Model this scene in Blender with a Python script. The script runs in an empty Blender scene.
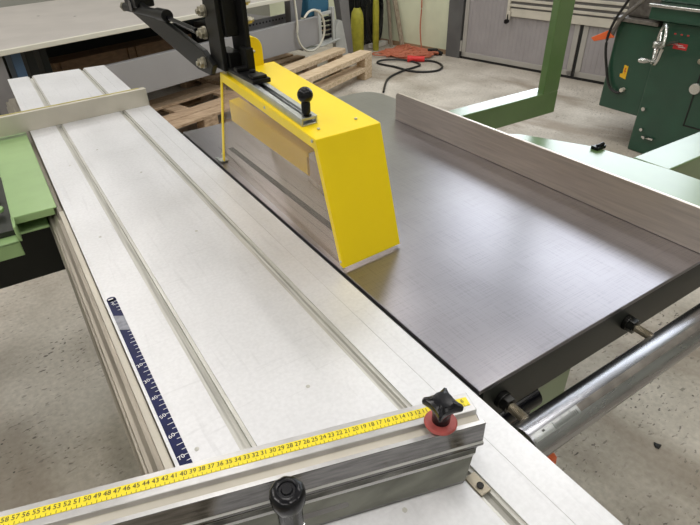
import bpy, bmesh, math, random
from mathutils import Vector, Matrix
random.seed(7)
S = bpy.context.scene
COL = S.collection
T = 0.88            # height of the saw table above the floor
rad = math.radians

# ------------------------------------------------------------------ materials
def mat(name, col, rough=.5, metal=0., noise=0., nscale=20., bump=0., bscale=60., stretch=None,
        aniso=0., col2=None, coat=0., spec=.5, alpha_mix=None, rnoise=0.):
    m = bpy.data.materials.new(name); m.use_nodes = True
    nt = m.node_tree; N = nt.nodes; L = nt.links
    b = N['Principled BSDF']
    b.inputs['Base Color'].default_value = (*col, 1)
    b.inputs['Roughness'].default_value = rough
    b.inputs['Metallic'].default_value = metal
    b.inputs['Specular IOR Level'].default_value = spec
    b.inputs['Coat Weight'].default_value = coat
    b.inputs['Coat Roughness'].default_value = .15
    if aniso: b.inputs['Anisotropic'].default_value = aniso
    tc = N.new('ShaderNodeTexCoord'); mp = N.new('ShaderNodeMapping')
    L.new(tc.outputs['Object'], mp.inputs['Vector'])
    if stretch: mp.inputs['Scale'].default_value = stretch
    if noise or col2 or rnoise:
        n = N.new('ShaderNodeTexNoise'); n.inputs['Scale'].default_value = nscale
        n.inputs['Detail'].default_value = 6
        L.new(mp.outputs[0], n.inputs['Vector'])
        if noise or col2:
            r = N.new('ShaderNodeValToRGB')
            c2 = col2 if col2 else tuple(c * (1 - noise) for c in col)
            r.color_ramp.elements[0].color = (*c2, 1); r.color_ramp.elements[1].color = (*col, 1)
            r.color_ramp.elements[0].position = .35; r.color_ramp.elements[1].position = .65
            L.new(n.outputs['Fac'], r.inputs[0]); L.new(r.outputs[0], b.inputs['Base Color'])
        if rnoise:
            mr = N.new('ShaderNodeMapRange')
            mr.inputs['From Min'].default_value = .3; mr.inputs['From Max'].default_value = .7
            mr.inputs['To Min'].default_value = max(0, rough - rnoise); mr.inputs['To Max'].default_value = rough + rnoise
            L.new(n.outputs['Fac'], mr.inputs['Value']); L.new(mr.outputs[0], b.inputs['Roughness'])
    if bump:
        n2 = N.new('ShaderNodeTexNoise'); n2.inputs['Scale'].default_value = bscale; n2.inputs['Detail'].default_value = 4
        L.new(mp.outputs[0], n2.inputs['Vector'])
        bp = N.new('ShaderNodeBump'); bp.inputs['Strength'].default_value = bump; bp.inputs['Distance'].default_value = .002
        L.new(n2.outputs['Fac'], bp.inputs['Height']); L.new(bp.outputs[0], b.inputs['Normal'])
    return m

def floor_mat():
    m = bpy.data.materials.new('worn_concrete'); m.use_nodes = True
    nt = m.node_tree; N = nt.nodes; L = nt.links; b = N['Principled BSDF']
    b.inputs['Roughness'].default_value = .55
    tc = N.new('ShaderNodeTexCoord')
    def noise(s, d=6, vec=None, dist=0):
        n = N.new('ShaderNodeTexNoise'); n.inputs['Scale'].default_value = s; n.inputs['Detail'].default_value = d
        n.inputs['Distortion'].default_value = dist
        L.new(vec or tc.outputs['Object'], n.inputs['Vector']); return n.outputs['Fac']
    def ramp(f, p0, c0, p1, c1):
        r = N.new('ShaderNodeValToRGB'); e = r.color_ramp.elements
        e[0].position = p0; e[0].color = (*c0, 1); e[1].position = p1; e[1].color = (*c1, 1)
        L.new(f, r.inputs[0]); return r.outputs[0]
    def mix(fac, a, c, mode='MIX'):
        x = N.new('ShaderNodeMix'); x.data_type = 'RGBA'; x.blend_type = mode
        if isinstance(fac, float): x.inputs[0].default_value = fac
        else: L.new(fac, x.inputs[0])
        L.new(a, x.inputs[6])
        if isinstance(c, tuple): x.inputs[7].default_value = (*c, 1)
        else: L.new(c, x.inputs[7])
        return x.outputs[2]
    base = ramp(noise(2.2), .32, (.40, .355, .295), .68, (.66, .605, .53))
    fine = ramp(noise(55, 5), .3, (.62, .62, .62), .7, (1.05, 1.05, 1.05))
    c = mix(.55, base, fine, 'MULTIPLY')
    # brown dirt patches
    mp = N.new('ShaderNodeMapping'); mp.inputs['Scale'].default_value = (1.5, .8, 1); mp.inputs['Rotation'].default_value = (0, 0, .5)
    L.new(tc.outputs['Object'], mp.inputs['Vector'])
    d = ramp(noise(1.3, 8, mp.outputs[0], .6), .50, (0, 0, 0), .66, (.7, .7, .7))
    c = mix(d, c, (.20, .15, .10))
    # dark flecks of trodden dirt, gathered in patches
    mp2 = N.new('ShaderNodeMapping'); mp2.inputs['Scale'].default_value = (1, 2.2, 1); mp2.inputs['Rotation'].default_value = (0, 0, -.45)
    L.new(tc.outputs['Object'], mp2.inputs['Vector'])
    fl = ramp(noise(38, 3, mp2.outputs[0], .3), .615, (0, 0, 0), .66, (1, 1, 1))
    pa = ramp(noise(3.5, 4), .40, (0, 0, 0), .60, (1, 1, 1))
    mm = N.new('ShaderNodeMath'); mm.operation = 'MULTIPLY'; L.new(fl, mm.inputs[0]); L.new(pa, mm.inputs[1])
    c = mix(mm.outputs[0], c, (.10, .085, .07))
    v = N.new('ShaderNodeTexVoronoi'); v.inputs['Scale'].default_value = 14; L.new(tc.outputs['Object'], v.inputs['Vector'])
    sp = ramp(v.outputs['Distance'], .035, (1, 1, 1), .06, (0, 0, 0))
    c = mix(sp, c, (.07, .06, .05))
    L.new(c, b.inputs['Base Color'])
    bp = N.new('ShaderNodeBump'); bp.inputs['Strength'].default_value = .35; bp.inputs['Distance'].default_value = .004
    L.new(noise(60, 6), bp.inputs['Height']); L.new(bp.outputs[0], b.inputs['Normal'])
    return m

def iron_mat():
    m = bpy.data.materials.new('ground_cast_iron'); m.use_nodes = True
    nt = m.node_tree; N = nt.nodes; L = nt.links; b = N['Principled BSDF']
    b.inputs['Metallic'].default_value = 1.0
    tc = N.new('ShaderNodeTexCoord')
    n = N.new('ShaderNodeTexNoise'); n.inputs['Scale'].default_value = 3.5; n.inputs['Detail'].default_value = 6
    L.new(tc.outputs['Object'], n.inputs['Vector'])
    r = N.new('ShaderNodeValToRGB'); e = r.color_ramp.elements
    e[0].position = .3; e[0].color = (.275, .262, .285, 1); e[1].position = .7; e[1].color = (.36, .345, .37, 1)
    L.new(n.outputs['Fac'], r.inputs[0])
    mp = N.new('ShaderNodeMapping'); mp.inputs['Scale'].default_value = (1, 40, 1); L.new(tc.outputs['Object'], mp.inputs['Vector'])
    mp3 = N.new('ShaderNodeMapping'); mp3.inputs['Scale'].default_value = (40, 1, 1); L.new(tc.outputs['Object'], mp3.inputs['Vector'])
    s1 = N.new('ShaderNodeTexNoise'); s1.inputs['Scale'].default_value = 12; s1.inputs['Detail'].default_value = 5; L.new(mp.outputs[0], s1.inputs['Vector'])
    s2 = N.new('ShaderNodeTexNoise'); s2.inputs['Scale'].default_value = 12; s2.inputs['Detail'].default_value = 5; L.new(mp3.outputs[0], s2.inputs['Vector'])
    ad = N.new('ShaderNodeMath'); ad.operation = 'ADD'; L.new(s1.outputs['Fac'], ad.inputs[0]); L.new(s2.outputs['Fac'], ad.inputs[1])
    mx = N.new('ShaderNodeMix'); mx.data_type = 'RGBA'; mx.blend_type = 'MULTIPLY'; mx.inputs[0].default_value = .5
    r2 = N.new('ShaderNodeValToRGB'); e = r2.color_ramp.elements; e[0].position = .8; e[0].color = (.72, .72, .72, 1); e[1].position = 1.02
    L.new(ad.outputs[0], r2.inputs[0]); L.new(r.outputs[0], mx.inputs[6]); L.new(r2.outputs[0], mx.inputs[7])
    L.new(mx.outputs[2], b.inputs['Base Color'])
    mr = N.new('ShaderNodeMapRange'); mr.inputs['From Min'].default_value = .3; mr.inputs['From Max'].default_value = .7
    mr.inputs['To Min'].default_value = .29; mr.inputs['To Max'].default_value = .32
    L.new(n.outputs['Fac'], mr.inputs['Value']); L.new(mr.outputs[0], b.inputs['Roughness'])
    return m

def alu_top_mat():
    m = bpy.data.materials.new('anodised_aluminium_top'); m.use_nodes = True
    nt = m.node_tree; N = nt.nodes; L = nt.links; b = N['Principled BSDF']
    b.inputs['Metallic'].default_value = .5; b.inputs['Roughness'].default_value = .42
    tc = N.new('ShaderNodeTexCoord')
    def noise(s, d, sc=(1, 1, 1), rz=0, dist=0):
        mp = N.new('ShaderNodeMapping'); mp.inputs['Scale'].default_value = sc; mp.inputs['Rotation'].default_value = (0, 0, rz)
        L.new(tc.outputs['Object'], mp.inputs['Vector'])
        n = N.new('ShaderNodeTexNoise'); n.inputs['Scale'].default_value = s; n.inputs['Detail'].default_value = d
        n.inputs['Distortion'].default_value = dist
        L.new(mp.outputs[0], n.inputs['Vector']); return n.outputs['Fac']
    def ramp(f, p0, c0, p1, c1):
        r = N.new('ShaderNodeValToRGB'); e = r.color_ramp.elements
        e[0].position = p0; e[0].color = (*c0, 1); e[1].position = p1; e[1].color = (*c1, 1)
        L.new(f, r.inputs[0]); return r.outputs[0]
    def mul(fac, a, c):
        x = N.new('ShaderNodeMix'); x.data_type = 'RGBA'; x.blend_type = 'MULTIPLY'; x.inputs[0].default_value = fac
        L.new(a, x.inputs[6]); L.new(c, x.inputs[7]); return x.outputs[2]
    c = ramp(noise(5, 5), .3, (.67, .67, .685), .7, (.76, .76, .78))
    c = mul(.25, c, ramp(noise(160, 3), .35, (.75, .75, .75), .65, (1, 1, 1)))
    c = mul(.16, c, ramp(noise(6, 4, (14, 1, 1), .35, .4), .30, (.6, .6, .6), .40, (1, 1, 1)))
    c = mul(.16, c, ramp(noise(7, 4, (1, 18, 1), -.5, .5), .28, (.6, .6, .6), .36, (1, 1, 1)))
    L.new(c, b.inputs['Base Color'])
    return m

def clear_mat():
    m = bpy.data.materials.new('clear_polycarbonate'); m.use_nodes = True
    nt = m.node_tree; N = nt.nodes; L = nt.links; N.remove(N['Principled BSDF'])
    t = N.new('ShaderNodeBsdfTransparent'); t.inputs[0].default_value = (.90, .86, .81, 1)
    d = N.new('ShaderNodeBsdfDiffuse'); d.inputs[0].default_value = (.62, .57, .50, 1)
    g = N.new('ShaderNodeBsdfGlossy'); g.inputs['Roughness'].default_value = .06
    lw = N.new('ShaderNodeLayerWeight'); lw.inputs[0].default_value = .25
    f = N.new('ShaderNodeMapRange'); f.inputs['From Min'].default_value = 0; f.inputs['To Min'].default_value = .03; f.inputs['To Max'].default_value = .16; L.new(lw.outputs['Facing'], f.inputs['Value'])
    m1 = N.new('ShaderNodeMixShader'); m1.inputs[0].default_value = .025
    L.new(t.outputs[0], m1.inputs[1]); L.new(d.outputs[0], m1.inputs[2])
    m2 = N.new('ShaderNodeMixShader'); L.new(f.outputs[0], m2.inputs[0]); L.new(m1.outputs[0], m2.inputs[1]); L.new(g.outputs[0], m2.inputs[2])
    L.new(m2.outputs[0], N['Material Output'].inputs[0])
    return m

M = {}
M['floor'] = floor_mat(); M['iron'] = iron_mat(); M['alu'] = alu_top_mat(); M['clear'] = clear_mat()
M['slot'] = mat('slot_aluminium', (.62, .61, .57), .4, .5, noise=.2, nscale=8, stretch=(30, 1, 1))
M['slotdark'] = mat('slot_bottom_aluminium', (.62, .61, .56), .5, .2, noise=.35, nscale=6, stretch=(30, 1, 1))
M['rail'] = mat('rail_aluminium', (.33, .295, .245), .35, .75, noise=.3, nscale=6, stretch=(20, 1, 20))
M['fence'] = mat('polished_aluminium', (.27, .262, .26), .20, 1., noise=.4, nscale=7, stretch=(2, 12, 30), rnoise=.07, bump=.06, bscale=12)
M['footpol'] = mat('mirror_aluminium', (.30, .295, .29), .10, 1., noise=.35, nscale=9, stretch=(1, 6, 6), rnoise=.07, bump=.08, bscale=9)
M['fencetop'] = mat('satin_aluminium', (.66, .65, .65), .33, .9, noise=.15, nscale=30)
M['ripfence'] = mat('brushed_aluminium', (.66, .59, .53), .34, .85, noise=.18, nscale=6, stretch=(1, 1.2, 26), rnoise=.06)
M['farfence'] = mat('dull_aluminium', (.62, .58, .50), .45, .4, noise=.12, nscale=8)
M['tape'] = mat('yellow_tape', (.88, .72, .02), .35)
M['paleyellow'] = mat('pale_yellow_tape', (.62, .55, .22), .45)
M['ink'] = mat('black_ink', (.03, .03, .025), .5)
M['blue'] = mat('navy_strip', (.008, .012, .075), .4, noise=.3, nscale=40, spec=.2)
M['white'] = mat('white_ink', (.8, .8, .82), .5)
M['scuff'] = mat('scuffed_grey', (.30, .31, .36), .5, noise=.4, nscale=90)
M['yellow'] = mat('yellow_paint', (.98, .72, .0), .40, coat=.08, spec=.4, noise=.06, nscale=5)
M['blackp'] = mat('black_plastic', (.004, .004, .006), .24, spec=.3)
M['blackm'] = mat('black_steel', (.006, .006, .006), .42, noise=.3, nscale=30, spec=.22)
M['bolt'] = mat('zinc_bolt', (.50, .46, .36), .35, .8, noise=.4, nscale=80)
M['zinc'] = mat('galvanised_steel', (.50, .52, .52), .35, .8, noise=.2, nscale=25)
M['chrome'] = mat('turned_steel', (.42, .42, .45), .27, 1., noise=.35, nscale=5, stretch=(1, 8, 8), rnoise=.03)
M['threads'] = mat('threaded_steel', (.36, .32, .25), .4, .8)
M['oily'] = mat('oily_black_nut', (.02, .02, .018), .25, .6, noise=.5, nscale=90)
M['red'] = mat('red_washer', (.50, .10, .09), .5, noise=.35, nscale=70)
M['darkpaint'] = mat('dark_olive_grey_paint', (.021, .023, .019), .45, noise=.2, nscale=14)
M['ltgreen'] = mat('light_green_paint', (.33, .50, .22), .30, coat=.6, noise=.1, nscale=12)
M['mint'] = mat('green_frame_paint', (.100, .185, .056), .28, coat=1.0, noise=.1, nscale=12)
M['mint'].node_tree.nodes['Principled BSDF'].inputs['Coat Roughness'].default_value = .24
M['black'] = mat('matt_black', (.008, .008, .008), .6)
M['orange'] = mat('orange_rubber', (.75, .13, .03), .5)
M['dkgreen'] = mat('dark_green_enamel', (.016, .072, .042), .35, coat=.3, noise=.2, nscale=5)
M['steel'] = mat('bright_steel', (.6, .6, .58), .25, 1.)
M['castgrey'] = mat('cast_grey', (.22, .20, .18), .5, .4, noise=.4, nscale=30)
M['stickery'] = mat('warning_yellow', (.85, .5, .02), .4)
M['stickerr'] = mat('red_plate', (.6, .03, .03), .4)
M['sheet'] = mat('grey_sheet', (.50, .465, .435), .42, .25, noise=.10, nscale=4)
M['sheetedge'] = mat('ivory_edge', (.62, .59, .50), .5)
M['beam'] = mat('grey_beam_paint', (.32, .31, .31), .4, noise=.06, nscale=4)
M['greyleg'] = mat('grey_leg_paint', (.20, .19, .19), .5, noise=.15, nscale=6)
M['pgrey'] = mat('pale_grey_paint', (.50, .50, .47), .5, noise=.15, nscale=12)
M['motorblue'] = mat('blue_paint', (.03, .12, .20), .4)
M['bluegrey'] = mat('blue_leg_paint', (.05, .10, .18), .5)
M['dklegshade'] = mat('dark_legs_and_shade', (.012, .014, .012), .6)  # dark uprights, and the shade colour for the space below the sheet top
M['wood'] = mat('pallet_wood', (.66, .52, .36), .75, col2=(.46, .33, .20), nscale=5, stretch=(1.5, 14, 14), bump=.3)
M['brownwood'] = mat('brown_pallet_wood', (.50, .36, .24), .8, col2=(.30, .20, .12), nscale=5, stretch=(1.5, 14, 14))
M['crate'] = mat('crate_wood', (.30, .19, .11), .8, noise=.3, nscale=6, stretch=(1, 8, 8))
M['woodold'] = mat('old_board', (.42, .36, .28), .8, col2=(.25, .2, .15), nscale=5, stretch=(14, 14, 1.5))
M['cablewhite'] = mat('white_conduit', (.60, .57, .48), .5)
M['cableblack'] = mat('black_cable', (.012, .012, .012), .45)
M['redplug'] = mat('red_plug', (.70, .03, .03), .4)
M['wall'] = mat('pale_green_wall', (.76, .80, .60), .8, noise=.16, nscale=2.5)
M['wallback'] = mat('grey_wall', (.30, .30, .27), .85, noise=.1, nscale=2)
M['wallbase'] = mat('brown_wall_foot', (.40, .26, .15), .8, noise=.3, nscale=8)
M['pillar'] = mat('pillar_grey', (.13, .13, .13), .5, noise=.25, nscale=5)
M['door'] = mat('grey_door_paint', (.36, .335, .345), .5, noise=.08, nscale=5)
M['doorframe'] = mat('door_frame_paint', (.42, .40, .37), .5, noise=.1, nscale=5)
M['doorwhite'] = mat('door_cream_rail', (.62, .58, .50), .5, noise=.1, nscale=8)
M['hose'] = mat('ribbed_black_hose', (.010, .011, .012), .4)
M['dullyellow'] = mat('worn_yellow', (.45, .42, .04), .5, noise=.3, nscale=14)
M['orangecord'] = mat('orange_cord', (.50, .15, .08), .5)
M['styro'] = mat('white_foam', (.75, .72, .68), .7)
M['ceiling'] = mat('ceiling_paint', (.36, .36, .35), .9)
M['plaster'] = mat('plaster', (.55, .56, .50), .9)

# ------------------------------------------------------------------ mesh helpers
class MB:
    def __init__(s): s.bm = bmesh.new()
    def box(s, x0, x1, y0, y1, z0, z1, mi=0):
        vs = [s.bm.verts.new(p) for p in ((x0,y0,z0),(x1,y0,z0),(x1,y1,z0),(x0,y1,z0),(x0,y0,z1),(x1,y0,z1),(x1,y1,z1),(x0,y1,z1))]
        for f in ((0,3,2,1),(4,5,6,7),(0,1,5,4),(1,2,6,5),(2,3,7,6),(3,0,4,7)):
            s.bm.faces.new([vs[i] for i in f]).material_index = mi
        return s
    def prism(s, pts, off, mi=0):
        """closed polygon of 3-D points swept by the vector off"""
        a = [s.bm.verts.new(p) for p in pts]; b = [s.bm.verts.new(Vector(p) + Vector(off)) for p in pts]
        n = len(pts)
        s.bm.faces.new(a).material_index = mi; s.bm.faces.new(b[::-1]).material_index = mi
        for i in range(n):
            s.bm.faces.new((a[i], b[i], b[(i+1) % n], a[(i+1) % n])).material_index = mi
        return s
    def cyl(s, a, b, r, n=16, r2=None, mi=0, smooth=True):
        a = Vector(a); b = Vector(b); r2 = r if r2 is None else r2
        q = (b - a).to_track_quat('Z', 'Y'); A = []; B = []
        for i in range(n):
            t = 2*math.pi*i/n; d = q @ Vector((math.cos(t), math.sin(t), 0))
            A.append(s.bm.verts.new(a + d*r)); B.append(s.bm.verts.new(b + d*r2))
        s.bm.faces.new(A[::-1]).material_index = mi; s.bm.faces.new(B).material_index = mi
        for i in range(n):
            f = s.bm.faces.new((A[i], A[(i+1) % n], B[(i+1) % n], B[i])); f.smooth = smooth; f.material_index = mi
        return s
    def lathe(s, c, prof, n=24, axis=(0,0,1), smooth=True, lobes=None):
        """profile [(radius, height)] turned about axis through c"""
        c = Vector(c); q = Vector(axis).to_track_quat('Z', 'Y'); rings = []
        for r, h in prof:
            ring = []
            for i in range(n):
                t = 2*math.pi*i/n; rr = r*(lobes(t, r) if lobes else 1)
                ring.append(s.bm.verts.new(c + q @ Vector((rr*math.cos(t), rr*math.sin(t), h))))
            rings.append(ring)
        for k in range(len(rings)-1):
            for i in range(n):
                f = s.bm.faces.new((rings[k][i], rings[k][(i+1)%n], rings[k+1][(i+1)%n], rings[k+1][i])); f.smooth = smooth
        s.bm.faces.new(rings[0][::-1]); s.bm.faces.new(rings[-1])
        return s
    def tube(s, pts, r, n=8, closed=False):
        pts = [Vector(p) for p in pts]; rings = []; N = len(pts); up = Vector((0,0,1))
        for i, p in enumerate(pts):
            if closed: d = pts[(i+1)%N] - pts[i-1]
            else: d = pts[min(i+1, N-1)] - pts[max(i-1, 0)]
            d.normalize(); sd = d.cross(up)
            if sd.length < .05: sd = d.cross(Vector((0,1,0)))
            sd.normalize(); u = sd.cross(d).normalized()
            rings.append([s.bm.verts.new(p + sd*r*math.cos(2*math.pi*k/n) + u*r*math.sin(2*math.pi*k/n)) for k in range(n)])
        for i in range(N if closed else N-1):
            A = rings[i]; B = rings[(i+1)%N]
            for k in range(n):
                f = s.bm.faces.new((A[k], A[(k+1)%n], B[(k+1)%n], B[k])); f.smooth = True
        if not closed: s.bm.faces.new(rings[0][::-1]); s.bm.faces.new(rings[-1])
        return s
    def loft(s, secs, mis=None):
        """list of equal-length closed sections"""
        R = [[s.bm.verts.new(p) for p in q] for q in secs]; n = len(R[0])
        for a, b in zip(R, R[1:]):
            for i in range(n):
                f = s.bm.faces.new((a[i], a[(i+1)%n], b[(i+1)%n], b[i]))
                if mis: f.material_index = mis[i]
        s.bm.faces.new(R[0][::-1]); s.bm.faces.new(R[-1])
        return s
    def xf(s, mtx): bmesh.ops.transform(s.bm, matrix=mtx, verts=s.bm.verts); return s
    def obj(s, name, m, parent=None, bevel=0, origin=None, seg=2):
        bmesh.ops.recalc_face_normals(s.bm, faces=s.bm.faces)
        for e in s.bm.edges:
            if len(e.link_faces) == 2 and e.calc_face_angle(0) > rad(38): e.smooth = False
        me = bpy.data.meshes.new(name)
        if parent is not None and origin is None: origin = parent_origin(parent)
        o0 = Vector(origin) if origin is not None else Vector((0,0,0))
        bmesh.ops.translate(s.bm, vec=-o0, verts=s.bm.verts)
        s.bm.to_mesh(me); s.bm.free()
        for x in (m if isinstance(m, (list, tuple)) else [m]): me.materials.append(M[x])
        o = bpy.data.objects.new(name, me); COL.objects.link(o)
        if parent is not None:
            o.parent = parent; o.location = o0 - parent_origin(parent)
        else: o.location = o0
        if bevel:
            b = o.modifiers.new('bevel', 'BEVEL'); b.width = bevel; b.segments = seg; b.limit_method = 'ANGLE'; b.angle_limit = rad(40)
        return o
def parent_origin(p):
    v = Vector((0,0,0))
    while p is not None: v += p.location; p = p.parent
    return v
def tag(o, label, cat, group=None):
    o['label'] = label; o['category'] = cat
    if group: o['group'] = group
    return o
def thing(name, loc, label, cat, group=None):
    o = bpy.data.objects.new(name, None); COL.objects.link(o); o.location = loc; o.empty_display_size = .05
    return tag(o, label, cat, group)
def struct(o): o['kind'] = 'structure'; return o
def curve_pts(ctrl, n=12, closed=False):
    P = [Vector(c) for c in ctrl]; out = []; N = len(P)
    for i in range(N if closed else N-1):
        if closed: p0, p1, p2, p3 = P[i-1], P[i], P[(i+1)%N], P[(i+2)%N]
        else: p0, p1, p2, p3 = P[max(i-1,0)], P[i], P[i+1], P[min(i+2,N-1)]
        for k in range(n):
            t = k/n
            out.append(.5*((2*p1) + (p2-p0)*t + (2*p0-5*p1+4*p2-p3)*t*t + (3*p1-p0-3*p2+p3)*t**3))
    if not closed: out.append(P[-1])
    return out
_txt = {}
def text_geo(body):
    if body not in _txt:
        cu = bpy.data.curves.new('t', 'FONT'); cu.body = body; cu.size = 1; cu.align_x = 'CENTER'; cu.align_y = 'CENTER'; cu.resolution_u = 3
        o = bpy.data.objects.new('t', cu); COL.objects.link(o)
        me = bpy.data.meshes.new_from_object(o.evaluated_get(bpy.context.evaluated_depsgraph_get()))
        _txt[body] = ([v.co.copy() for v in me.vertices], [tuple(p.vertices) for p in me.polygons])
        bpy.data.objects.remove(o); bpy.data.curves.remove(cu); bpy.data.meshes.remove(me)
    return _txt[body]
def add_text(mb, body, c, right, up, size):
    vs, fs = text_geo(body); c = Vector(c); right = Vector(right).normalized(); up = Vector(up).normalized()
    V = [mb.bm.verts.new(c + right*v.x*size + up*v.y*size) for v in vs]
    for f in fs:
        try: mb.bm.faces.new([V[i] for i in f])
        except ValueError: pass
def rbox(hx, hy, r, n=5):
    out = []
    for cx, cy, a0 in ((hx-r, hy-r, 0), (-hx+r, hy-r, 90), (-hx+r, -hy+r, 180), (hx-r, -hy+r, 270)):
        for k in range(n+1):
            t = rad(a0 + 90*k/n); out.append((cx + r*math.cos(t), cy + r*math.sin(t)))
    return out

# ------------------------------------------------------------------ room
struct(MB().box(-4.5, 6.0, -3.0, 9.0, -.1, 0).obj('floor', 'floor'))
A = math.atan2(-2.86, .57)     # direction of the right wall, towards the viewer
WP = Matrix.Translation((4.3, 5.92, 0)) @ Matrix.Rotation(A, 4, 'Z')   # local x runs along the wall, local -y behind it, +y into the room
# +y of this frame is to the left of travel; travel goes towards the viewer so left is outside (+x world): room side is -y
def wall_obj(mb, name, m, bevel=0, parent=None):
    mb.xf(WP); return mb.obj(name, m, parent, bevel=bevel)
struct(wall_obj(MB().box(-2.4, 8.6, .0, .2, -.02, 4.8), 'wall_right', 'wall'))
struct(wall_obj(MB().box(-2.4, 1.08, -.012, .0, -.001, .05), 'baseboard_right', 'wallbase'))
struct(MB().box(-4.7, 4.6, 8.2, 8.4, -.02, 4.8).obj('wall_back', 'wallback'))
struct(MB().box(-4.7, -4.5, -3.0, 8.4, -.02, 4.8).obj('wall_left', 'plaster'))
struct(MB().box(-4.7, 7.0, -3.2, -3.0, -.02, 4.8).obj('wall_front', 'plaster'))
struct(MB().box(-4.7, 7.0, -3.2, 8.4, 4.8, 4.9).obj('ceiling', 'ceiling'))
struct(wall_obj(MB().box(1.10, 1.29, -.07, .0, 0, 4.6), 'trim_1', 'pillar', .004))
# sectional door, two leaves
def door_leaf(name, s0, s1, h):
    mb = MB(); fr = MB()
    # corrugated skin
    n = int((s1-s0-.1)/.048); pts = []
    step = (s1-s0-.10)/n
    for i in range(n):
        a = s0+.05+i*step
        pts += [(a, -.045), (a+step*.72, -.045), (a+step*.80, -.0425), (a+step*.92, -.0425)]
    pts.append((s1-.05, -.045))
    poly = [(p[0], p[1], .06) for p in pts] + [(s1-.05, -.02, .06), (s0+.05, -.02, .06)]
    mb.prism(poly, (0, 0, h-.06))
    for b in ((s0, s0+.05, .025, h), (s1-.05, s1, .025, h), (s0, s1, .025, .075)):
        fr.box(b[0], b[1], -.055, -.015, b[2], b[3])
    d = wall_obj(mb, name, 'door'); struct(d)
    f = wall_obj(fr, 'door_frame', 'doorframe', .003, d)
    return d
d1 = door_leaf('door_1', 1.31, 2.622, 2.3)
d2 = door_leaf('door_2', 2.658, 4.0, 2.3)
struct(wall_obj(MB().box(1.29, 4.05, -.05, -.001, 0, .022).box(2.623, 2.657, -.045, -.004, .023, .5), 'trim_2', 'black'))
hg = wall_obj(MB().cyl((1.30, -.06, .08), (1.30, -.06, .19), .012, 10), 'hinge', 'doorframe', 0, d1)
# cream window rail with bars along the doors
mb = MB(); mb.box(1.86, 4.0, -.075, -.056, .50, .575)
for z in (.605, .655, .705): mb.box(1.86, 4.0, -.085, -.056, z-.012, z+.012)
mb.box(1.84, 1.87, -.09, -.056, .50, .80)
win = wall_obj(mb, 'window_1', 'doorwhite', .003); struct(win)
wall_obj(MB().box(1.87, 4.0, -.062, -.057, .575, .80), 'window_recess', 'greyleg', 0, win)
lk = wall_obj(MB().box(1.845, 1.885, -.096, -.075, .47, .55), 'lock_plate', 'doorwhite', .004, win)
wall_obj(MB().cyl((1.865, -.095, .455), (1.865, -.125, .455), .022, 14).cyl((1.865, -.10, .455), (1.865, -.10, .52), .006, 8), 'lock_knob', 'blackp', 0, lk)

# ------------------------------------------------------------------ sliding table
XL, XR, Y0, Y1 = .030, .4345, -.35, 2.81
st = thing('sliding_table', (.23, 1.2, T-.03), 'long pale aluminium sliding table of the panel saw with two T-slots', 'sliding table')
def slotted():
    # cross-section (x, z) of the whole extrusion, counter-clockwise from top left
    p = [(XL, 0)]
    for a, b in ((.1095, .1310), (.3235, .3450)):
        p += [(a, 0), (a, -.003), (a+.0055, -.0032), (a+.0055, -.0085), (a+.0055, -.0100), (a+.0055, -.0110),
              (b-.0055, -.0110), (b-.0055, -.0100), (b-.0055, -.0085), (b-.0055, -.0032), (b, -.003), (b, 0)]
    for g in (.3895,):
        p += [(g, 0), (g, -.0006), (g+.0006, -.0006), (g+.0006, 0)]
    p += [(XR, 0), (XR, -.010), (XR-.004, -.012), (XR-.004, -.03), (XL+.006, -.03), (XL+.006, -.014), (XL, -.012)]
    mis = []
    for i in range(len(p)):
        a, b = p[i], p[(i+1) % len(p)]
        zz = (a[1]+b[1])/2
        inslot = any(s-.004 < (a[0]+b[0])/2 < e+.004 for s, e in ((.1095, .1310), (.3235, .3450)))
        mis.append(2 if (inslot and zz < -.0105) else 1 if (inslot and zz < -.0005) else (1 if zz < -.0005 else 0))
    return p, mis
prof, mis = slotted()
mb = MB(); mb.loft([[(x, Y0, T+z) for x, z in prof], [(x, Y1, T+z) for x, z in prof]], mis)
top = mb.obj('table_top', ['alu', 'slot', 'slotdark'], st)
for x, y in ((.238, .270), (.062, .492), (.239, .505), (.075, 1.15), (.245, 1.45), (.09, 1.62), (.26, 1.05), (.18, 1.7)):
    MB().cyl((x, y, T+.0001), (x, y, T+.0005), .0032, 14).obj('screw_plug', 'slotdark', st)
# blue measuring strip stuck to the left edge
bl = MB().box(.0345, .0505, .36, .898, T, T+.0009).cyl((.0425, .898, T), (.0425, .898, T+.0009), .008, 16).obj('measuring_strip', 'blue', st)
mb = MB()
for i in range(52):
    y = .37+i*.01016
    if .795 < y < .85: continue
    l = .009 if i % 4 == 2 else .0055
    mb.box(.0505-l, .0505, y-.0004, y+.0004, T+.0009, T+.0013)
mb.obj('strip_ticks', 'white', bl); mb = MB()
for k in range(7):
    y = .450+k*.0405
    mb = MB(); add_text(mb, ['80', '70', '60', '50', '40', '30', '20'][k], (.0405, y, T+.0013), (1, .25, 0), (-.25, 1, 0), .0095); mb.obj('strip_number', 'white', bl)
mb = MB()
mb.box(.037, .046, .897, .900, T+.0009, T+.0013); add_text(mb, '2', (.042, .884, T+.0013), (1,0,0), (0,1,0), .012)
mb.obj('strip_number', 'white', bl)
MB().prism([(.0345, .80, T+.0009), (.0505, .79, T+.0009), (.0505, .835, T+.0009), (.0345, .845, T+.0009)], (0, 0, .0004)).obj('scuff_patch', 'scuff', bl)

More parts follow.
